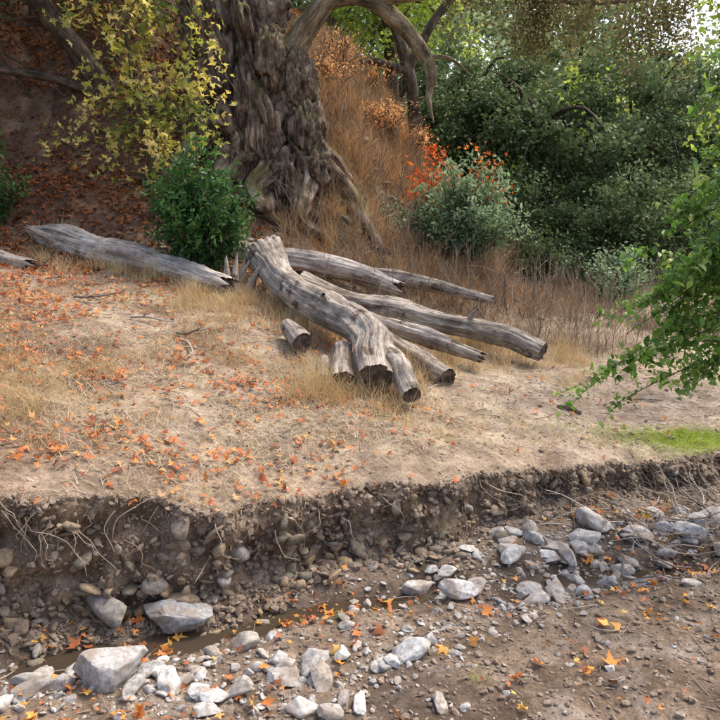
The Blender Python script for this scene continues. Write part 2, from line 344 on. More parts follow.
# ---------------------------------------------------------------- ground mesh
def grow(a,b,step,g):
    out=[a];
    while out[-1]<b: out.append(out[-1]+step);step*=g
    return np.array(out)
ys=np.concatenate([-grow(3,40,1,1.35)[::-1],np.arange(-2.8,2.8,.15),np.arange(2.8,7,.015),np.arange(7,20,.06),grow(20,200,.12,1.06)])
xs=np.concatenate([-grow(8,160,.2,1.15)[::-1],np.arange(-7.95,-3.2,.05),np.arange(-3.2,4,.019),np.arange(4,8,.05),grow(8,160,.2,1.15)])
GX,GY=np.meshgrid(xs,ys);x=GX.ravel();y=GY.ravel()
z=H(x,y);yw=y+warp(x,y)
d=(y-Yb(x));nA=fbm(x*1.1,y*1.1,0,4,31);nB=fbm(x*5,y*5,0,4,33)
def lerp(a,b,f): return a+(np.asarray(b)-a)*f[:,None]
col=np.tile(np.array([.35,.27,.2]),(len(x),1))
col=lerp(col,(.24,.18,.13),ss(-.1,.25,nA))
col=lerp(col,(.37,.32,.27),ss(.0,.3,nB)*.6)
wet=np.exp(-((y-Yc(x))/.3)**2)*ss(-.5,.2,nA+.3)+.8*ss(.12,.3,fbm(x*1.6+9,y*1.6,0,3,88));col=lerp(col,(.11,.08,.06),np.clip(wet,0,1)*.85)
face=ss(-.12,.02,d)*ss(BW*1.25,BW*.9,d)
top=ss(BW*.9,BW*1.3,d)
tcol=np.tile(np.array([.40,.32,.24]),(len(x),1))
tcol=lerp(tcol,(.46,.38,.27),ss(-.15,.2,nB+nA*.5))
tcol=lerp(tcol,(.24,.17,.12),ss(-.05,.25,fbm(x*1.7,y*1.7,0,4,35))*ss(1,-1,x)*.9)
tcol=lerp(tcol,(.31,.19,.125),ss(-.5,-3.5,x)*ss(-.2,.3,nA)*.6)
tcol=lerp(tcol,(.36,.27,.2),ss(.6,0,d-BW)*.6)
tcol=lerp(tcol,(.42,.34,.275),ss(.8,2,x)*ss(9,7,y)*.7)
hl=ss(0,1.5,y-yh(x))
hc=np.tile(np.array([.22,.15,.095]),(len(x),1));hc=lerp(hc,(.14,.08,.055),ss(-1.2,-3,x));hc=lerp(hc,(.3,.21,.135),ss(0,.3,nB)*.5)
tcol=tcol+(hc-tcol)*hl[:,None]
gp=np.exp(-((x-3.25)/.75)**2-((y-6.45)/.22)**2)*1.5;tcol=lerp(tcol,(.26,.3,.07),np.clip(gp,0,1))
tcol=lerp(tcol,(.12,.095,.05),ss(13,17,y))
col=lerp(col,(.27,.2,.14),face);col=lerp(col,(.17,.12,.085),face*ss(-.1,.2,fbm(x*6,z*9,0,3,41)));col=lerp(col,(.37,.285,.21),face*ss(.0,.3,fbm(x*3,z*12,2,3,43)))
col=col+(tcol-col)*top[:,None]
nx=len(xs);ny=len(ys)
i=np.arange(ny-1)[:,None]*nx;j=np.arange(nx-1)[None]
F=np.stack([i+j,i+j+1,i+nx+j+1,i+nx+j],-1).reshape(-1,4)
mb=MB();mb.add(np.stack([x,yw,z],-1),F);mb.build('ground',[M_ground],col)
# water
wm,nt=newmat('muddy_water');p=nd(nt,'ShaderNodeBsdfPrincipled');p.inputs['Base Color'].default_value=(.06,.045,.03,1);p.inputs['Roughness'].default_value=.05
n=nd(nt,'ShaderNodeTexNoise');n.inputs['Scale'].default_value=9;b=nd(nt,'ShaderNodeBump');b.inputs['Strength'].default_value=.08;b.inputs['Distance'].default_value=.02
nt.links.new(n.outputs[0],b.inputs['Height']);nt.links.new(b.outputs[0],p.inputs['Normal']);o=nd(nt,'ShaderNodeOutputMaterial');nt.links.new(p.outputs[0],o.inputs[0])
xx=np.arange(-7,8,.2);V=[];
for q in xx: V+= [(q,float(Yc(q))-.4,-.058),(q,float(Yc(q))+.4,-.058)]
mb=MB();mb.add(V,[(2*k,2*k+2,2*k+3,2*k+1) for k in range(len(xx)-1)]);mb.build('creek_water',[wm])
# ---------------------------------------------------------------- rocks
def rocks(name,pos,size,rn,T,mat,emb=.3,smooth=True,tilt=.3,P=None,build=True,mb=None,out=0.,yaw=None,sc=None):
    mb=mb or MB();pos=np.asarray(pos,float);n=len(pos)
    P=put(pos[:,0],pos[:,1]) if P is None else P
    size=np.asarray(size,float)
    P=P.copy();P[:,2]+=size*.5*(.5-emb);P[:,1]-=out*size
    idx=rng.integers(0,len(T),n);R=rotm(U(0,6.28,n) if yaw is None else np.full(n,yaw),N(0,tilt,n),N(0,tilt,n))
    S=size[:,None]*.5*(np.stack([U(.85,1.25,n),U(.75,1.15,n),U(.6,1.15,n)],-1) if sc is None else np.array([sc]))
    for k in range(len(T)):
        q=idx==k;scat(mb,T[k],P[q],R[q],S[q],np.asarray(rn)[q],0,smooth)
    return mb.build(name,[mat]) if build else mb
def norm(T):
    V,F=T;return V/np.abs(V).max(0),F
rocks('boulder',[(-1.33,3.42)],[.40],[.2],[norm(rock(5,77,9,.1,.6))],M_rock,emb=.25,tilt=.05,yaw=.3,sc=(1,.8,.72))
rocks('boulder',[(-1.12,3.98)],[.46],[1.],[norm(rock(5,81,12,.1,.55))],M_rock,emb=.15,tilt=.05,yaw=.1,sc=(1,.6,.42))
rocks('boulder',[(.62,4.18)],[.30],[.6],[norm(rock(5,83,12,.08,.55))],M_rock,emb=.1,tilt=.04,yaw=.1,sc=(1,.65,.4))
hero=[(1.75,5.12,.28,.5),(1.62,4.95,.26,.7),(1.35,4.72,.16,.6),(.38,4.42,.2,.5),(2.05,4.95,.25,.4),
(-1.72,3.33,.17,.5),(-1.95,3.2,.2,.4),(-.98,3.32,.2,.6),(-.83,3.27,.17,.6),(-.62,3.3,.19,.35),(-.42,3.42,.16,.5),(-1.08,3.46,.15,.62),(.28,3.55,.19,.6),(.12,3.48,.13,.5),(-.2,3.35,.2,.4),
(1.0,4.95,.14,.9),(2.15,4.72,.17,.8),(2.4,4.95,.22,.55),(2.3,5.3,.2,.7),(1.25,5.05,.16,.4),(.75,4.75,.15,.7),(-.1,3.9,.12,.8),(1.5,4.55,.14,.5),(1.85,4.6,.15,.9),(2.7,5.2,.25,.5),(-.6,4.05,.13,.4),(0.0,3.2,.14,.6)]
hero+=[(U(1.0,2.9),0,U(.12,.25),U(0,1)) for _ in range(30)]+[(U(-1.9,.4),U(3.1,3.6),U(.1,.2),U(0,1)) for _ in range(22)]
for k,(hx,hy,w,t) in enumerate(hero):
    if hy==0: hy=float(np.interp(hx,[1,3],[4.65,5.1]))+N(0,.22)
    rocks('river_rock',[(hx,hy)],[w*1.05],[t],[RK3[(k*5)%12]],M_rock,emb=.25,tilt=.15)
def accept(n,xr,yr,f):
    x=U(*xr,n);y=U(*yr,n);k=U(0,1,n)<f(x,y);return x[k],y[k]
def bar(x,y):
    c=np.interp(x,[-3,-1.5,0,1,2,4],[3.1,3.3,3.45,4.1,4.95,5.6])
    g=np.exp(-((y-c)/.28)**2)
    g2=np.exp(-((y-np.interp(x,[-1,.2,1.2,3],[4.1,4.3,4.7,5.1]))/.25)**2)*ss(-.6,.4,x)
    return np.clip(g+g2*.8,0,1)
inb=lambda x,y:(y<Yb(x)-.04)
x,y=accept(3600,(-3,4.5),(2.7,6),lambda x,y:inb(x,y)*(bar(x,y)*.9*ss(-.5,.25,fbm(x*2.5,y*2.5,0,2,60))+.02))
rocks('river_rocks',np.stack([x,y],1),np.clip(rng.lognormal(-2.8,.5,len(x)),.025,.19),U(0,1,len(x)),RK2,M_rock,tilt=.3,emb=.4)
x,y=accept(14000,(-3,4.5),(2.7,6),lambda x,y:inb(x,y)*(bar(x,y)*.6+.12*ss(-.2,.3,fbm(x*3,y*3,0,2,61))+.03))
rocks('gravel',np.stack([x,y],1),np.clip(rng.lognormal(-3.7,.45,len(x)),.01,.06),U(0,1,len(x)),RK1,M_rock,smooth=False)
x,y=accept(17000,(-3,4.5),(2.7,6),lambda x,y:inb(x,y)*.8)
rocks('soil_clods',np.stack([x,y],1),np.clip(rng.lognormal(-3.9,.5,len(x)),.008,.05),U(0,1,len(x)),RK1,M_clod,smooth=False)
mb=MB()
n=560;x=U(-3.2,3.8,n);fr=U(.0,1,n)**1.3*.75;y=Yb(x)+fr*BW
s=np.clip(rng.lognormal(-2.65,.5,n),.03,.24)*np.interp(x,[-2,1,3],[1.25,.85,.65])
rocks('',np.stack([x,y],1),s,U(0,1,n),RKB,M_brock,emb=.5,tilt=.5,mb=mb,build=False,out=.13)
n=120;x=U(-3.2,1.5,n);y=Yb(x)-U(.0,.22,n)
rocks('bank_rocks',np.stack([x,y],1),np.clip(rng.lognormal(-2.5,.4,n),.04,.2),U(0,1,n),RKB,M_brock,emb=.3,tilt=.4,mb=mb)
n=7500;x=U(-3.2,3.8,n);y=Yb(x)+U(-.7,1.05,n)*BW
rocks('bank_rubble',np.stack([x,y],1),np.clip(rng.lognormal(-3.5,.5,n),.01,.08),U(0,1,n),RK1,M_clod,emb=.4,smooth=False,tilt=.8,out=.1)
x,y=accept(8000,(-4.5,4.5),(3.5,9.5),lambda x,y:(y>Yb(x)+.3)*(.4+.6*np.exp(-((y-Yb(x)-.3)/.5))))
rocks('path_pebbles',np.stack([x,y],1),np.clip(rng.lognormal(-4.1,.5,len(x)),.008,.06),U(0,1,len(x)),RK1,M_clod,smooth=False)
x,y=accept(600,(-3.5,3),(10.3,14.5),lambda x,y:(y>yh(x)-.2)*.5)
rocks('hillside_rocks',np.stack([x,y],1),np.clip(rng.lognormal(-2.2,.5,len(x)),.04,.35),U(0,1,len(x)),RKB,M_brock,emb=.4)
# ---------------------------------------------------------------- logs
def seat(p,r):
    p=np.array(p,float);h=H(p[:,0],p[:,1]);p[:,2]=np.maximum(p[:,2],h+np.array(r)*.5);return p
def log(name,pts,rad,mats,extra=(),amp=.12,seg=64,step=.025,sd=1,fl=.0,jag=0.,sea=True):
    mb=MB();P=seat(pts,rad) if sea else pts;tube(mb,P,rad,seg,step,amp,3,0,1,sd=sd,flute=fl,jag=jag,fl2=2.5)
    for e,(pp,rr) in enumerate(extra): tube(mb,pp,rr,max(16,seg//2),step,amp,4,0,1,sd=sd+e+5,jag=jag*.4)
    return mb.build(name,mats)
log('fallen_log',[(-1.30,9.95,1.64),(-1.12,9.55,1.5),(-.94,9.1,1.36),(-.66,8.6,1.26),(-.30,8,1.19),(-.02,7.45,1.14),(.12,7.05,1.06),(.10,6.7,.97),(.14,6.36,.87)],[.26,.2,.185,.18,.175,.17,.17,.165,.165],[M_log,M_end],
  [([(.06,7.05,1.03),(.24,6.8,.99),(.36,6.55,.94),(.39,6.35,.89),(.45,6.10,.80)],[.13,.12,.105,.095,.08]),([(-.3,8.0,1.2),(-.40,7.88,1.40)],[.06,.03])],amp=.26,sd=2,fl=.12)
log('fallen_log',[(-.77,9.4,1.3),(-.13,9.2,1.08),(.45,9.08,1.01),(.95,8.98,.90),(1.72,8.8,.77),(2.16,8.5,.62)],[.17,.145,.16,.125,.13,.12],[M_log,M_end],[([(1.3,8.9,.9),(1.42,8.8,1.08)],[.04,.015])],sd=9,amp=.26,fl=.08)
log('fallen_log',[(-4.6,10.6,1.8),(-4.2,10.45,1.76),(-3.6,10.22,1.62),(-3.1,10,1.58),(-2.3,9.6,1.42),(-1.69,9.2,1.30)],[.09,.2,.18,.2,.17,.13],[M_logp,M_end],[([(-2.4,9.7,1.45),(-2.3,9.9,1.85)],[.06,.02]),([(-4.1,10.4,1.7),(-4.5,10.2,1.95)],[.09,.04])],sd=14,amp=.34,fl=.12,jag=.25)
log('fallen_log',[(-6.2,9.8,1.75),(-5.2,9.75,1.62),(-4.75,9.65,1.55),(-4.3,9.6,1.5)],[.14,.16,.12,.09],[M_logp,M_end],sd=17,amp=.3,jag=.2)
log('fallen_log',[(-1.9,10.7,1.55),(-.57,10.6,1.42),(0,10.5,1.3),(.5,10.3,1.15)],[.13,.16,.15,.09],[M_logp,M_end],sd=21,amp=.26,jag=.2)
log('fallen_log',[(-.5,9.9,1.15),(-.1,8.9,1.0),(.25,8.1,.9),(.55,7.6,.8),(.87,7.05,.70)],[.09,.09,.09,.1,.1],[M_log,M_end],sd=25,seg=40,amp=.25)
log('fallen_log',[(-.2,9.3,1.0),(.25,8.7,.93),(.8,8.35,.82),(1.35,8,.68)],[.1,.09,.1,.07],[M_log,M_end],sd=27,seg=40,amp=.3,jag=.1)
log('log_section',[(-.18,7.2,.95),(-.17,6.7,.86),(-.16,6.4,.78)],[.1,.11,.12],[M_log,M_end],sd=30,seg=40,amp=.2)
log('log_section',[(-.78,7.85,1.05),(-.66,7.5,1.03),(-.58,7.28,1.0)],[.09,.11,.105],[M_log,M_end],sd=33,seg=40,amp=.2)
log('log_section',[(-.36,7.0,.7),(-.34,6.6,.75)],[.06,.05],[M_log,M_end],sd=34,seg=24,amp=.3,jag=.08)
mb=MB()
for k in range(9):
    a=U(-.16,.16);b=U(-.12,.12);L=U(.25,.62)
    tube(mb,[(-1.62+a,9.45+b,1.0),(-1.58+a*1.1,9.5+b,1.0+L*.6),(-1.5+a*1.5+U(-.05,.1),9.55+b,1.15+L)],[.085,.06,.008],10,.04,.35,4,0,sd=50+k)
mb.build('broken_stump',[M_log])
log('fallen_log',[(-.3,10.9,1.3),(.5,10.95,1.2),(1.2,10.9,1.05),(1.9,10.7,.9)],[.07,.11,.1,.06],[M_log,M_end],sd=41,seg=32,amp=.35,jag=.1)
log('bark_piece',[(1.95,6.95,.36),(2.06,6.95,.38),(2.16,6.9,.36)],[.02,.035,.02],[M_bark,M_end],sd=43,seg=16,amp=.4,jag=.04)
# ---------------------------------------------------------------- sticks / twigs
mb=MB()
def stick(mb,p,L,r,az,el=0.,mat=0,kinks=4,wob=.25,seg=5,branch=0):
    pts=[np.array(p,float)];a=az;e=el
    for k in range(kinks):
        pts.append(pts[-1]+L/kinks*np.array([math.cos(a)*math.cos(e),math.sin(a)*math.cos(e),math.sin(e)]));a+=N(0,wob);e+=N(0,wob*.6)
    tube(mb,pts,np.linspace(r,r*.35,len(pts)),seg,L/kinks/2,mat=mat,rnd=U(0,1))
    if branch:
        for b in range(branch):
            k=rng.integers(1,kinks);stick(mb,pts[k],L*U(.25,.5),r*.5,az+U(.3,.9)*rng.choice([-1,1]),el+N(0,.3),mat,3,wob,seg)
    return pts
for (a,b,L,az) in [(-1.75,7.1,.5,-.9),(-1.85,7.3,.4,-.4),(-2.4,7.6,.5,.1),(2.9,7.6,.6,.3),(-3.2,8.2,.7,-.3)]:
    stick(mb,put(a,b,.03),L,.018,az,.0,branch=2)
n=800;x=U(-3.5,4.3,n);y=U(2.9,9.5,n)
for k in range(n):
    stick(mb,put(x[k],y[k],.012),U(.05,.28),U(.002,.006),U(0,6.28),N(0,.08),kinks=2,seg=4)
mb.build('fallen_twigs',[M_twig])
mb=MB()
for k in range(120):
    cx,cy=N(2.6,.45),N(5.15,.28)
    stick(mb,put(cx,cy,U(.02,.08)),U(.2,.65),U(.003,.010),N(2.8,1.1),N(.08,.2),kinks=4,seg=4,branch=2,wob=.35)
mb.build('brush_pile',[M_twig])
mb=MB()
for k in range(48):
    rx=U(-2.6,2.6) if k<30 else U(-2.1,-1.2);fy=Yb(rx)+BW*U(.6,1.15)
    p=put(rx,fy,-.02);p[1]-=.04;pts=[p];dx=N(0,.5)
    for q in range(5):
        p=p+np.array([dx*.06+N(0,.03),-U(0,.03)+ (.01 if q>2 else 0),-U(.01,.08)]);pts.append(p)
    tube(mb,pts,np.linspace(U(.002,.006),.001,6),4,.03,rnd=U(0,1))
mb.build('exposed_roots',[M_root])
# ---------------------------------------------------------------- grasses
def on(x,y,o=0.): return put(x,y,o)
mb=MB()
up=lambda x,y:(y>Yb(x)+BW*.85)
x,y=accept(120000,(-5,4.3),(3.3,10.5),lambda x,y:up(x,y)*(.08+.92*ss(-.2,.2,fbm(x*1.6,y*1.6,0,3,70)+.3*fbm(x*6,y*6,0,2,72)))*ss(11,5,y)*(1-.7*ss(.5,2,x)*ss(9,7,y))*np.clip(ss(.2,1.0,y-Yb(x))+.3,0,1))
n=len(x);blades(mb,on(x,y,.008),U(.05,.2,n),U(.0012,.003,n),U(.8,1.1,n),.2,.3)
x=U(-3.2,3.6,1600);y=Yb(x)+BW*U(.9,1.3,1600);k=fbm(x*3,1.,0,2,71)>-.05;x=x[k];y=y[k];n=len(x)
blades(mb,on(x,y,.0),U(.04,.12,n),.0018,U(.4,1.,n),1.3,.35,az=-np.pi/2+N(0,.7,n))
mb.build('dry_straw',[M_straw])
def tufts(mb,cx,cy,nb,sp,h,w,lean=.5,mat=0,droop=.5):
    cx=np.asarray(cx);m=len(cx)
    X=np.repeat(cx,nb)+N(0,1,m*nb)*sp;Y=np.repeat(cy,nb)+N(0,1,m*nb)*sp
    hs=np.repeat(U(.5,1.3,m),nb)*h*U(.5,1.2,m*nb)
    blades(mb,on(X,Y,-.01),hs,w,np.abs(N(lean,.3,m*nb)),droop,1.,rnd=np.clip(np.repeat(U(0.0,1,m),nb)+N(0,.15,m*nb),0,1),mat=mat)
mb=MB()
x,y=accept(1200,(-4.5,2.6),(5,10.6),lambda x,y:up(x,y)*ss(4,9,y+.6*np.abs(x))*ss(0,.3,fbm(x*1.2,y*1.2,0,2,73)+.1))
tufts(mb,x,y,24,.05,.17,.002,.7)
lx=np.concatenate([N(-.15,.3,50),U(-2.2,-.6,55),U(.1,2.8,90),N(-2.6,.6,35),N(-.5,.5,25),U(-4.5,-2,30),N(.5,.3,18)]);ly=np.concatenate([N(6.4,.25,50),N(8.9,.4,55),N(9.0,.45,90),N(9.6,.3,35),N(8.4,.4,25),N(9.9,.3,30),N(7.2,.3,18)])
tufts(mb,lx,ly,45,.07,.3,.0025,.5)
x,y=accept(320,(-3.6,-1.6),(4.3,6.2),lambda x,y:up(x,y)*np.exp(-((x+2.7)/.55)**2));tufts(mb,x,y,34,.06,.18,.0022,.8)
x,y=accept(700,(-3.6,3.4),(3.6,8),lambda x,y:up(x,y)*.35*ss(1.6,.3,x));tufts(mb,x,y,14,.05,.1,.0018,.9)
mb.build('dry_grass',[M_gold])
mb=MB()
x,y=accept(5200,(-1.6,5),(10,19),lambda x,y:ss(-.3,.8,y-yh(x))*ss(-1.3,-.5,x)*ss(4.8,2.5,x)*(.12+.88*ss(-.12,.1,fbm(x*1.5,y*1.5,0,3,74)))*(.45+.55*ss(12,14,y)))
tufts(mb,x,y,22,.12,.34,.005,.9)
x,y=accept(500,(-1.2,3),(11,17.5),lambda x,y:ss(.3,1.2,y-yh(x))*ss(3.2,2,x));tufts(mb,x,y,40,.06,.5,.004,.45)
mb.build('hillside_grass',[M_rust])
mb=MB()
x,y=accept(2300,(-.6,8),(9.3,16),lambda x,y:ss(9.2,9.8,y)*ss(-.6,1.,x)*(y<yh(x)+3)*(.3+.7*ss(-.2,.2,fbm(x,y,0,2,77))))
for k in range(min(600,len(x))):
    p=on(x[k],y[k]);hgt=U(.3,.85);az=U(0,6.28);stick(mb,p,hgt,.006,az,1.2+N(0,.2),kinks=4,wob=.2,seg=3,branch=5)
x2,y2=accept(1000,(-1.2,3),(10.4,16.5),lambda x,y:(y>yh(x)))
for k in range(min(650,len(x2))):
    p=on(x2[k],y2[k]);stick(mb,p,U(.3,.9),.009,U(0,6.28),.9+N(0,.4),kinks=4,wob=.3,seg=3,branch=5)
tufts(mb,x,y,16,.09,.33,.003,.55)
mb.build('dry_brush',[M_weed])
mb=MB()
x=N(3.3,.6,900);y=N(6.45,.16,900);k=up(x,y);tufts(mb,x[k],y[k],14,.03,.045,.0022,.5)
x=np.array([-.6,-.15,.62,.75,1.5,1.9,.6,2.2,-1.0]);y=np.array([4.05,3.95,3.35,6.2,6.0,8.3,4.9,5.3,4.5]);tufts(mb,x,y,16,.02,.09,.0025,.6)
mb.build('green_grass',[M_green])
# ---------------------------------------------------------------- fallen leaves
def leaves(name,x,y,s,mat,tilt=.3,off=.012,rn=None):
    mb=MB();n=len(x);P=on(x,y,off);R=rotm(U(0,6.28,n),N(0,tilt,n),N(0,tilt,n));ii=rng.integers(0,3,n);rn=U(0,1,n) if rn is None else rn
    for k in range(3):
        q=ii==k;scat(mb,LOB[k],P[q],R[q],s[q],rn[q])
    return mb.build(name,[mat])
x,y=accept(19000,(-5,3.5),(3.6,10.5),lambda x,y:up(x,y)*(.92*ss(1.3,-1.8,x)+.04)*(.2+.8*ss(-.25,.2,fbm(x*1.3,y*1.3,0,3,80))))
leaves('leaf_litter',x,y,U(.03,.095,len(x)),M_litter,.4,.03)
x,y=accept(3800,(-3,4),(2.8,5.8),lambda x,y:inb(x,y)*(ss(-.15,.35,fbm(x*1.7,y*1.7,0,3,82))*.9+.09))
leaves('sycamore_leaves',x,y,np.clip(rng.lognormal(-2.9,.38,len(x)),.025,.12),M_lcreek,.45,.03)
x,y=accept(26000,(-9,0),(9.3,19),lambda x,y:ss(-.4,.6,y-yh(x))*ss(-.2,-2.2,x)*(.3+.7*ss(-.2,.2,fbm(x,y,0,3,84))))
leaves('hillside_leaf_litter',x,y,U(.06,.13,len(x)),M_redlit,.5,.03)
# ---------------------------------------------------------------- foliage helpers
def leafcloud(mb,C,spread,nper,size,T,mat,rbase=None,flat=.7,tiltsd=.9):
    C=np.asarray(C,float);m=len(C);n=m*nper
    sp=np.repeat(np.broadcast_to(spread,(m,)),nper)
    P=np.repeat(C,nper,0)+N(0,1,(n,3))*sp[:,None]*np.array([1,1,flat])
    rb=np.repeat(U(0,1,m) if rbase is None else rbase,nper)
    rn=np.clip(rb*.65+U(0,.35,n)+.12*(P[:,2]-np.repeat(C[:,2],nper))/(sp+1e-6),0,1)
    scat(mb,T,P,rotm(U(0,6.28,n),N(0,tiltsd,n),N(0,tiltsd,n)),size*U(.6,1.3,n),rn,mat)
def tree(name,h,rad,seed,leafm,barkm=M_bark,low=.15,ncl=150,nper=90,size=.16,tr=.22,clsp=.42,skirt=0):
    mb=MB();r2=np.random.default_rng(seed)
    ht=h*.6;lean=r2.normal(0,.08,2)*h
    tp=[np.array([0,0,-.4]),np.array([lean[0]*.2,lean[1]*.2,ht*.35]),np.array([lean[0]*.7,lean[1]*.7,ht*.7]),np.array([lean[0],lean[1],ht*1.2])]
    tube(mb,tp,[tr*1.4,tr,tr*.75,tr*.3],12,.3,.15,2,0,sd=seed)
    C=[]
    nl=18
    for k in range(nl):
        t=r2.uniform(.15,1);b=tp[1]*(1-t)+tp[3]*t
        az=k*2.4+r2.normal(0,.3);ee=r2.uniform(-.15,.9)
        L=rad*r2.uniform(.6,1.2)*(math.cos(ee*.8))
        zt=h*(low+(1-low)*r2.uniform(0,1)**.8)
        tip=np.array([lean[0]*.6+math.cos(az)*L,lean[1]*.6+math.sin(az)*L,zt]);mid=(b+tip)/2+np.array([0,0,.12*h])
        tube(mb,[b,mid,tip],[tr*.35,tr*.2,tr*.06],6,.4,0,mat=0)
        for q in range(ncl//nl):
            s=r2.uniform(.35,1.15);c=(b*(1-s)**2+2*mid*s*(1-s)+tip*s*s)+r2.normal(0,1,3)*np.array([.19,.19,.13])*rad
            C.append(c)
    for q in range(skirt):
        a=r2.uniform(0,6.28);C.append(np.array([math.cos(a)*rad*r2.uniform(.4,1.1),math.sin(a)*rad*r2.uniform(.4,1.1),h*r2.uniform(.02,.3)]))
    C=np.array(C);C[:,2]=np.clip(C[:,2],h*.02,None)
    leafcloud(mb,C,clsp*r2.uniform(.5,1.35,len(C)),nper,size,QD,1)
    return mb.build(name,[barkm,leafm],link=False)
def inst(ob,name,x,y,s,rz,dz=0,sz=1.):
    o=bpy.data.objects.new(name,ob.data);scene.collection.objects.link(o)
    o.location=(x,y,float(H(x,y))+dz);o.scale=(s,s,s*sz);o.rotation_euler=(0,0,rz);return o
T1=tree('t1',5,2.3,1,M_oak,low=.02,ncl=126,nper=100,size=.13,clsp=.24,skirt=40)
T2=tree('t2',6.5,2.8,2,M_oak,low=.03,ncl=126,nper=100,size=.15,clsp=.27,skirt=40)
T3=tree('t3',8,3.6,3,M_farhaze,low=.05,ncl=110,nper=70,size=.22,clsp=.38,skirt=25)
T4=tree('t4',7,3.0,4,M_farhaze,low=.05,ncl=110,nper=70,size=.2,clsp=.34,skirt=25)
T5=tree('t5',6,2.4,5,M_lite,low=.25,ncl=90,nper=60,size=.15,clsp=.33)
TB=tree('tb',2.4,2.0,6,M_oak,low=.02,ncl=72,nper=90,size=.11,clsp=.24,tr=.06,skirt=25)
for a in [(T1,4.4,18.0,.95,.3),(T2,6.8,19.0,.8,1.9),(T1,3.0,20.5,.9,3.1),(T1,9.9,20.5,.9,4.2)]: inst(a[0],'oak_tree',*a[1:])
for a in [(TB,5.8,15.6,.8,.4),(TB,8.0,16.2,.9,2.2),(TB,10.6,17.5,1.,4.0),(TB,3.6,16.4,.7,5.2)]: inst(a[0],'scrub_oak_shrub',*a[1:])
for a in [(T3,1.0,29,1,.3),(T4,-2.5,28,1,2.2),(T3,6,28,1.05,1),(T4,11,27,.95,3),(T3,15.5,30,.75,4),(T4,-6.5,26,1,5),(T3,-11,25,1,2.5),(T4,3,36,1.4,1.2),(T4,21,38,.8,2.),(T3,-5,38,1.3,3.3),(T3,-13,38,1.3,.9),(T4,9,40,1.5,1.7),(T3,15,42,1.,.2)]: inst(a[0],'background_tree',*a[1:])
for a in [(T5,.9,21.5,.9,.3),(T5,-.9,23,1.0,1.1),(T5,-8.2,17.5,.8,.5),(T5,8.0,23.5,.9,2.5),(T5,5.6,22.5,.95,4.5),(T5,-4.5,20.5,.8,2.5)]: inst(a[0],'alder_tree',*a[1:])
# ---------------------------------------------------------------- big gnarled tree
mb=MB()
tube(mb,[(-1.45,13.1,1.6),(-1.5,13.1,2.4),(-1.75,13.1,3.3),(-1.95,13.15,4.2),(-2.2,13.2,5.4),(-2.6,13.4,7.0),(-2.8,13.6,8.6)],[1.35,1.0,.84,.82,.72,.55,.4],320,.022,.42,2.2,0,sd=3,flute=.14,lump=.55)
def lump(c,s,sd,mat=0):
    V,F=ICO[5];P=V*(1+.55*fbm(V[:,0]*1.4+sd,V[:,1]*1.4,V[:,2]*1.2,5,sd)[:,None]+.22*(1-np.abs(fbm(V[:,0]*4+sd,V[:,1]*4,V[:,2]*1.4,5,sd+2))*4)[:,None]+.06*fbm(V[:,0]*12,V[:,1]*12,V[:,2]*5,3,sd)[:,None])
    P=P*np.array(s)+np.array(c);mb.add(P,F,mat,.5,P*np.array([1,1,1]))
for k,(c,s) in enumerate([((-1.03,12.75,4.05),(.30,.32,.42)),((-.88,12.7,3.4),(.27,.35,.48)),((-.85,12.6,2.8),(.36,.36,.42)),((-2.45,12.8,3.3),(.3,.35,.65)),((-1.6,12.4,3.3),(.22,.2,.6)),((-1.2,12.45,2.6),(.4,.35,.5)),((-2.1,12.45,2.5),(.38,.35,.5)),((-1.4,12.6,4.5),(.28,.25,.45)),((-2.35,12.8,4.6),(.28,.25,.55)),((-1.9,12.45,2.9),(.2,.2,.4)),((-1.8,12.5,3.9),(.18,.2,.45))]): lump(c,s,60+k)
for k,(a,L) in enumerate([(-.3,2.2),(-.9,1.7),(-1.5,1.5),(-2.1,1.8),(-2.8,2.3),(-3.4,2.4),(.3,1.6)]):
    pts=[];
    for q,t in enumerate(np.linspace(.25,1,5)):
        aa=a+.25*math.sin(q*1.3+k);px=-1.5+math.cos(aa)*L*t;py=13.0+math.sin(aa)*L*t;pts.append((px,py,float(H(px,py))+(.35*(1-t)+.02)))
    tube(mb,pts,[.36,.26,.17,.11,.05],48,.04,.4,2.5,0,sd=70+k,flute=.1)
tube(mb,[(-1.5,13.0,4.2),(-1.0,12.9,4.8),(-.73,12.8,5.15),(-.45,12.8,5.4),(.1,12.8,5.42),(.6,12.8,5.1),(1.0,12.8,4.65),(1.17,12.75,4.25),(1.12,12.7,3.9),(1.2,12.6,3.5)],[.32,.22,.17,.15,.14,.13,.12,.085,.045,.01],24,.05,.3,3,1,sd=80)
tube(mb,[(1.05,12.8,4.55),(1.45,12.7,4.5),(1.8,12.5,4.2)],[.05,.03,.008],8,.06,.2,3,1,sd=85)
tube(mb,[(.3,12.8,5.4),(1.1,12.4,5.4),(2.2,12,5.3),(3.4,11.8,5.15),(4.5,11.7,5.2)],[.11,.1,.08,.055,.02],12,.1,.15,3,1,sd=81)
tube(mb,[(-2.2,13.2,5.2),(-3.2,12.8,6.2),(-4.8,12.2,7.0),(-6.2,11.8,7.2)],[.4,.3,.2,.1],18,.1,.2,3,1,sd=82)
tube(mb,[(-2.5,13.3,6.4),(-1.2,13.8,7.6),(.6,14.2,8.3),(2.2,14.2,8.6)],[.4,.28,.18,.08],18,.1,.2,3,1,sd=83)
tube(mb,[(-2.6,13.4,7),(-3.2,14.6,8.3),(-4.2,15.5,9.3)],[.35,.22,.1],14,.1,.2,3,1,sd=84)
def alongC(pts,n,sp,t0=.3):
    P,_=spline(pts,[1]*len(pts),.1);k=rng.integers(int(len(P)*t0),len(P),n);return P[k]+N(0,1,(n,3))*np.array(sp)
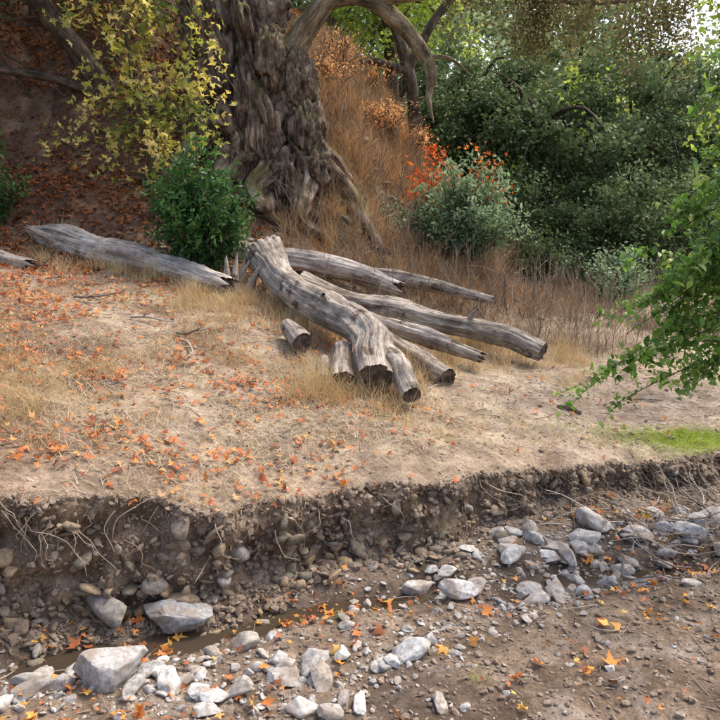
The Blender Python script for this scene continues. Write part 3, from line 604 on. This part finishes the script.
C=np.concatenate([alongC([(-3.2,12.8,6.6),(-4.8,12.2,7.3),(-6.4,11.8,7.5)],60,(.9,1.2,.4),0),alongC([(-3.0,14,8),(-4.2,15.5,9.3)],40,(1.1,1.1,.6),0),N(0,1,(24,3))*np.array([1.2,1,.5])+np.array([-2.6,13.5,9])])  # crown above the frame, filled out on the left to shade the hillside
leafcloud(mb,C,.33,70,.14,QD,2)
c1=alongC([(1.0,12.4,5.45),(2.2,12,5.35),(3.4,11.8,5.1),(4.8,11.7,5.1)],64,(.25,.4,.25),.15)
leafcloud(mb,c1,.16,64,.06,QD,3,flat=1.3)
for k in range(80):
    p=c1[rng.integers(0,64)]+np.array([0,0,.2]);L=U(.3,1.)
    pts=[p,p+np.array([N(0,.1),N(0,.1),-L*.5]),p+np.array([N(0,.15),N(0,.15),-L])]
    tube(mb,pts,[.008,.005,.002],4,.2,mat=1);leafcloud(mb,np.array([pts[1],pts[2],(pts[1]+pts[2])/2]),.09,26,.055,QD,3,flat=1.5)
mb.build('gnarled_sycamore_tree',[M_trunk,M_barkl,M_oak,M_brownleaf])
mb=MB()
tube(mb,[(-3.4,13.8,2.7),(-4.3,13.6,4.0),(-5.0,13.4,5.0),(-6.2,13.2,6.6),(-7.2,13,8.2)],[.24,.19,.17,.14,.08],20,.08,.25,3,0,sd=90)
tube(mb,[(-4.0,14.2,3.2),(-4.9,14.3,4.4),(-5.8,14.5,5.9),(-6.4,14.6,7.6)],[.2,.15,.12,.08],20,.08,.25,3,0,sd=91)
tube(mb,[(-4.3,13.6,4.0),(-5.4,13.0,4.3),(-6.9,12.6,4.4)],[.1,.07,.04],12,.1,.25,3,0,sd=92)
tube(mb,[(-6.8,12.9,2.5),(-5.6,12.8,2.95),(-4.2,12.7,3.0),(-3.1,12.9,2.8)],[.16,.15,.13,.1],16,.1,.25,3,2,sd=93)
for k in range(34):
    s=np.array([U(-6.5,-3.6),13.2,U(3.0,5.6)]);e=s+np.array([N(0,.8),U(-1,.2),N(-.1,.5)]);tube(mb,[s,(s+e)/2+N(0,.15,3),e],[.03,.018,.005],5,.1,mat=0)
C=np.concatenate([N(0,1,(50,3))*np.array([1.2,1.2,.5])+np.array([-6.2,13.3,7.4]),N(0,1,(22,3))*np.array([.9,1,.35])+np.array([-6.6,12.3,5.7])])  # unseen leaf clusters above the frame, added to shade the left hill
leafcloud(mb,C,.33,65,.14,QD,1)
mb.build('leaning_oak_tree',[M_bark,M_oak,M_barkl])
mb=MB()
tube(mb,[(1.2,17.5,2.6),(1.25,17.5,3.9),(1.05,17.3,5.0),(.5,17.2,6.6),(.2,17,8)],[.18,.15,.13,.11,.08],14,.1,.25,3,0,sd=94)
tube(mb,[(1.1,17.3,4.9),(.3,17,5.1),(-.4,16.8,5.0)],[.1,.08,.04],10,.1,.25,3,0,sd=95)
tube(mb,[(1.05,17.3,5.0),(1.8,17.2,6.2),(3,17,7.2)],[.12,.09,.04],10,.1,.25,3,0,sd=96)
C=N(0,1,(26,3))*np.array([1.6,1.2,.5])+np.array([1.6,18.,7.8]);leafcloud(mb,C,.35,60,.14,QD,1)
mb.build('oak_tree',[M_bark,M_oak])
# ---------------------------------------------------------------- shrubs
def shrub(name,base,h,rad,nst,nleaf,size,lm,T=ELL,t0=.15,sp=.07,seed=0,bm=M_bark,sub=3,tiltsd=.7):
    mb=MB();bz=float(H(base[0],base[1]));C=[]
    for k in range(nst):
        az=U(0,6.28);o=rad*math.sqrt(U(0,1));zt=h*math.sqrt(max(.05,1-(o/rad)**2*.8))*U(.65,1.1)
        b=np.array([base[0]+N(0,.06),base[1]+N(0,.06),bz-.05]);tip=b+np.array([math.cos(az)*o,math.sin(az)*o,zt]);mid=(b+tip)/2+np.array([math.cos(az)*o*.15,math.sin(az)*o*.15,.1*h])*U(-.3,1)
        P,_=tube(mb,[b,mid,tip],[.014,.009,.003],4,.15,mat=0)
        C.append(P[int(len(P)*t0):])
        for q in range(sub):
            s=rng.integers(len(P)//4,len(P)-1);dv=N(0,1,3)*np.array([1,1,.5])+np.array([0,0,.5]);dv/=np.linalg.norm(dv);e=P[s]+dv*h*U(.1,.25)
            P2,_=tube(mb,[P[s],e],[.005,.002],3,.1,mat=0);C.append(P2)
    C=np.concatenate(C);idx=rng.integers(0,len(C),nleaf);P=C[idx]+N(0,sp,(nleaf,3))
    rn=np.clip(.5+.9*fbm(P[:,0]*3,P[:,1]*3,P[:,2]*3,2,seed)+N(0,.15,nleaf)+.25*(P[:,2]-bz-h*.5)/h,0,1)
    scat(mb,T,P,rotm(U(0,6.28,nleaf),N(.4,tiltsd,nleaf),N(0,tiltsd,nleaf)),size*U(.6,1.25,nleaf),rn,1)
    return mb.build(name,[bm,lm])
shrub('evergreen_shrub',(-2.15,10.05),1.75,.72,75,12000,.10,M_shrub,T=leaf_ell(.17,.06,-.1),seed=3,sp=.05)
shrub('evergreen_shrub',(-5.35,10.7),1.3,.6,40,4000,.09,M_shrub,seed=4,T=leaf_ell(.2,.08,-.1))
shrub('elderberry_shrub',(1.85,13.1),1.8,1.0,64,7500,.1,M_sage,T=leaf_ell(.2,.08,-.1),seed=5,sp=.06)
shrub('elderberry_shrub',(1.0,13.2),1.1,.8,40,2500,.07,M_sage,seed=6)
shrub('poison_oak_shrub',(1.3,13.9),1.85,.5,26,900,.11,M_red,T=LOB[0],t0=.6,seed=7)
shrub('poison_oak_shrub',(2.3,13.9),2.1,.35,16,420,.1,M_red,T=LOB[0],t0=.65,seed=8)
shrub('coyote_brush_shrub',(4.6,13.5),1.0,.9,50,3000,.07,M_sage,seed=9)
shrub('coyote_brush_shrub',(3.4,14.2),1.1,.8,50,4000,.07,M_oak,seed=10)
for k,(a,b,h,r) in enumerate([(-.45,16.3,.9,.6),(.15,16.6,.75,.7),(.65,15.9,.7,.6),(-.6,15.4,.6,.5),(1.1,16.4,.6,.5),(.2,15.3,.45,.5)]):
    shrub('dry_orange_shrub',(a,b),h,r,34,900,.075,M_orange,T=LAN,t0=.3,seed=11+k,bm=M_bark,sub=4,sp=.1)
mb=MB();C=[]
tube(mb,[(-3.0,11.2,1.6),(-3.1,11.2,3.0),(-3.25,11.1,4.4),(-3.5,11,6.0)],[.05,.04,.03,.02],8,.15,mat=0)
tube(mb,[(-2.7,11.4,1.6),(-2.6,11.3,3.2),(-2.4,11.2,4.6),(-2.2,11,5.8)],[.045,.035,.03,.02],8,.15,mat=0)
for k in range(56):
    s=(np.array([-3.2,11.1,U(3.1,5.6)]) if k%2 else np.array([-2.6,11.25,U(3.3,5.6)]))
    dx=N(-.15,.6);e=s+np.array([dx,U(-.9,.2),-U(.1,.9)]);mid=(s+e)/2+np.array([0,0,U(.1,.4)])
    P,_=tube(mb,[s,mid,e],[.012,.008,.003],4,.1,mat=0);C.append(P[len(P)//4:])
C=np.concatenate(C);C=C[(C[:,2]>2.6)&(C[:,0]>-4.2)&(C[:,0]<-1.8)];n=1900;P=C[rng.integers(0,len(C),n)]+N(0,.1,(n,3));rn=np.clip(.5+1.2*fbm(P[:,0]*2,P[:,1]*2,P[:,2]*2,2,5)+N(0,.22,n),0,1)
R=rotm(U(0,6.28,n),N(-.5,.7,n),N(0,.6,n));ii=rng.integers(0,3,n);S=U(.07,.17,n)
for k in range(3): q=ii==k;scat(mb,LOB[k],P[q],R[q],S[q],rn[q],1)
mb.build('young_maple_tree',[M_bark,M_yel])
# near right leafy tree
mb=MB();C=[]
tube(mb,[(3.6,5.6,0.1),(3.5,5.5,1.4),(3.55,5.4,2.6),(3.5,5.3,4.2)],[.07,.055,.04,.02],8,.15,mat=0)
tips=[(1.5,5.25,.95),(1.7,5.15,1.05),(1.95,5.3,1.2),(2.1,5.1,1.3),(1.85,5.2,1.55),(1.95,5.1,1.75),(2.15,5.2,1.5),(2.1,5.0,2.0),(2.0,5.2,1.95),(2.3,5.1,2.3),(2.2,5.15,2.5),(2.25,5.2,2.8),(2.4,5.2,3.05),(2.4,5.0,1.7),(2.4,5.1,2.1),(2.3,5.2,1.1),(2.4,5.2,1.35),(2.5,5.1,2.6),(2.55,5.3,3.3),(2.35,5.2,3.1),(2.45,5.1,1.9),(2.4,5.2,1.55),(2.2,5.2,1.75),(2.3,5.1,2.1)]
for (a,b,c) in tips:
    for rep in range(2):
        s=np.array([3.5,5.45,min(3.9,c+U(.1,.8))]);e=np.array([a+N(0,.1),b+N(0,.1),c+N(0,.12)]);mid=(s*.45+e*.55)+np.array([0,0,U(.1,.3)])
        P,_=tube(mb,[s,mid,e],[.011,.006,.0018],4,.06,mat=0);C.append(P[int(len(P)*.3):])
        for q in range(7):
            k=rng.integers(len(P)//3,len(P)-2);dv=N(0,1,3)*np.array([1,.7,.8])+np.array([-.6,0,-.4]);dv/=np.linalg.norm(dv)
            P2,_=tube(mb,[P[k],P[k]+dv*U(.08,.32)],[.003,.0012],3,.05,mat=0);C.append(P2)
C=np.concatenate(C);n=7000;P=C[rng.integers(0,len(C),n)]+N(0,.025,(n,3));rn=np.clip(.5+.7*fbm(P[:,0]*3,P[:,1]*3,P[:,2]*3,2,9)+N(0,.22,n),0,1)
scat(mb,leaf_ell(.24,.1,-.15),P,rotm(U(0,6.28,n),N(-.3,.7,n),N(0,.6,n)),U(.035,.085,n),rn,1)
mb.build('coast_live_oak_sapling',[M_bark,M_near])
mb=MB();C=[]
tube(mb,[(6.0,9.2,0.2),(5.9,9.1,2.5),(5.6,9,4.5),(5.4,8.9,6.2)],[.14,.11,.08,.03],10,.15,.1,mat=0)
for k in range(34):
    s=np.array([5.7,9.,U(3,6)]);e=np.array([U(3.7,5.2),U(8.4,9.6),s[2]+U(-1.3,.3)]);mid=(s+e)/2+np.array([0,0,.4])
    P,_=tube(mb,[s,mid,e],[.02,.01,.002],4,.1,mat=0);C.append(P[len(P)//3:])
C=np.concatenate(C);C=C[C[:,2]>2.7];n=2600;P=C[rng.integers(0,len(C),n)]+N(0,.1,(n,3))
scat(mb,ELL,P,rotm(U(0,6.28,n),N(-.3,.8,n),N(0,.7,n)),U(.05,.1,n),np.clip(N(.5,.25,n),0,1),1)
mb.build('willow_tree',[M_bark,M_lite])
# ---------------------------------------------------------------- light
sun_dir=Vector((.62,.42,1.15)).normalized()
el=math.asin(sun_dir.z);az=math.atan2(sun_dir.x,sun_dir.y)
sl=bpy.data.lights.new('sun','SUN');sl.energy=2.0;sl.angle=math.radians(9);sl.color=(1,.95,.87)
so=bpy.data.objects.new('sun',sl);so.rotation_euler=sun_dir.to_track_quat('Z','Y').to_euler();scene.collection.objects.link(so)
w=bpy.data.worlds.new('World');scene.world=w;w.use_nodes=True;nt=w.node_tree;nt.nodes.clear()
sk=nt.nodes.new('ShaderNodeTexSky');sk.sky_type='NISHITA';sk.sun_disc=False;sk.sun_elevation=el;sk.sun_rotation=az;sk.air_density=1;sk.dust_density=5;sk.ozone_density=.6
bg=nt.nodes.new('ShaderNodeBackground');bg.inputs[1].default_value=.33;o=nt.nodes.new('ShaderNodeOutputWorld')
nt.links.new(sk.outputs[0],bg.inputs[0]);nt.links.new(bg.outputs[0],o.inputs[0])
scene.view_settings.view_transform='Standard';scene.view_settings.look='None';scene.view_settings.exposure=0
# ---------------------------------------------------------------- camera
cd=bpy.data.cameras.new('camera');cd.sensor_width=36;cd.angle=2*math.atan(360/738);cd.clip_end=1000;cd.clip_start=.05
co=bpy.data.objects.new('camera',cd);co.location=(0,0,2.6);co.rotation_euler=(math.radians(90-13.7),0,0);scene.collection.objects.link(co);scene.camera=co
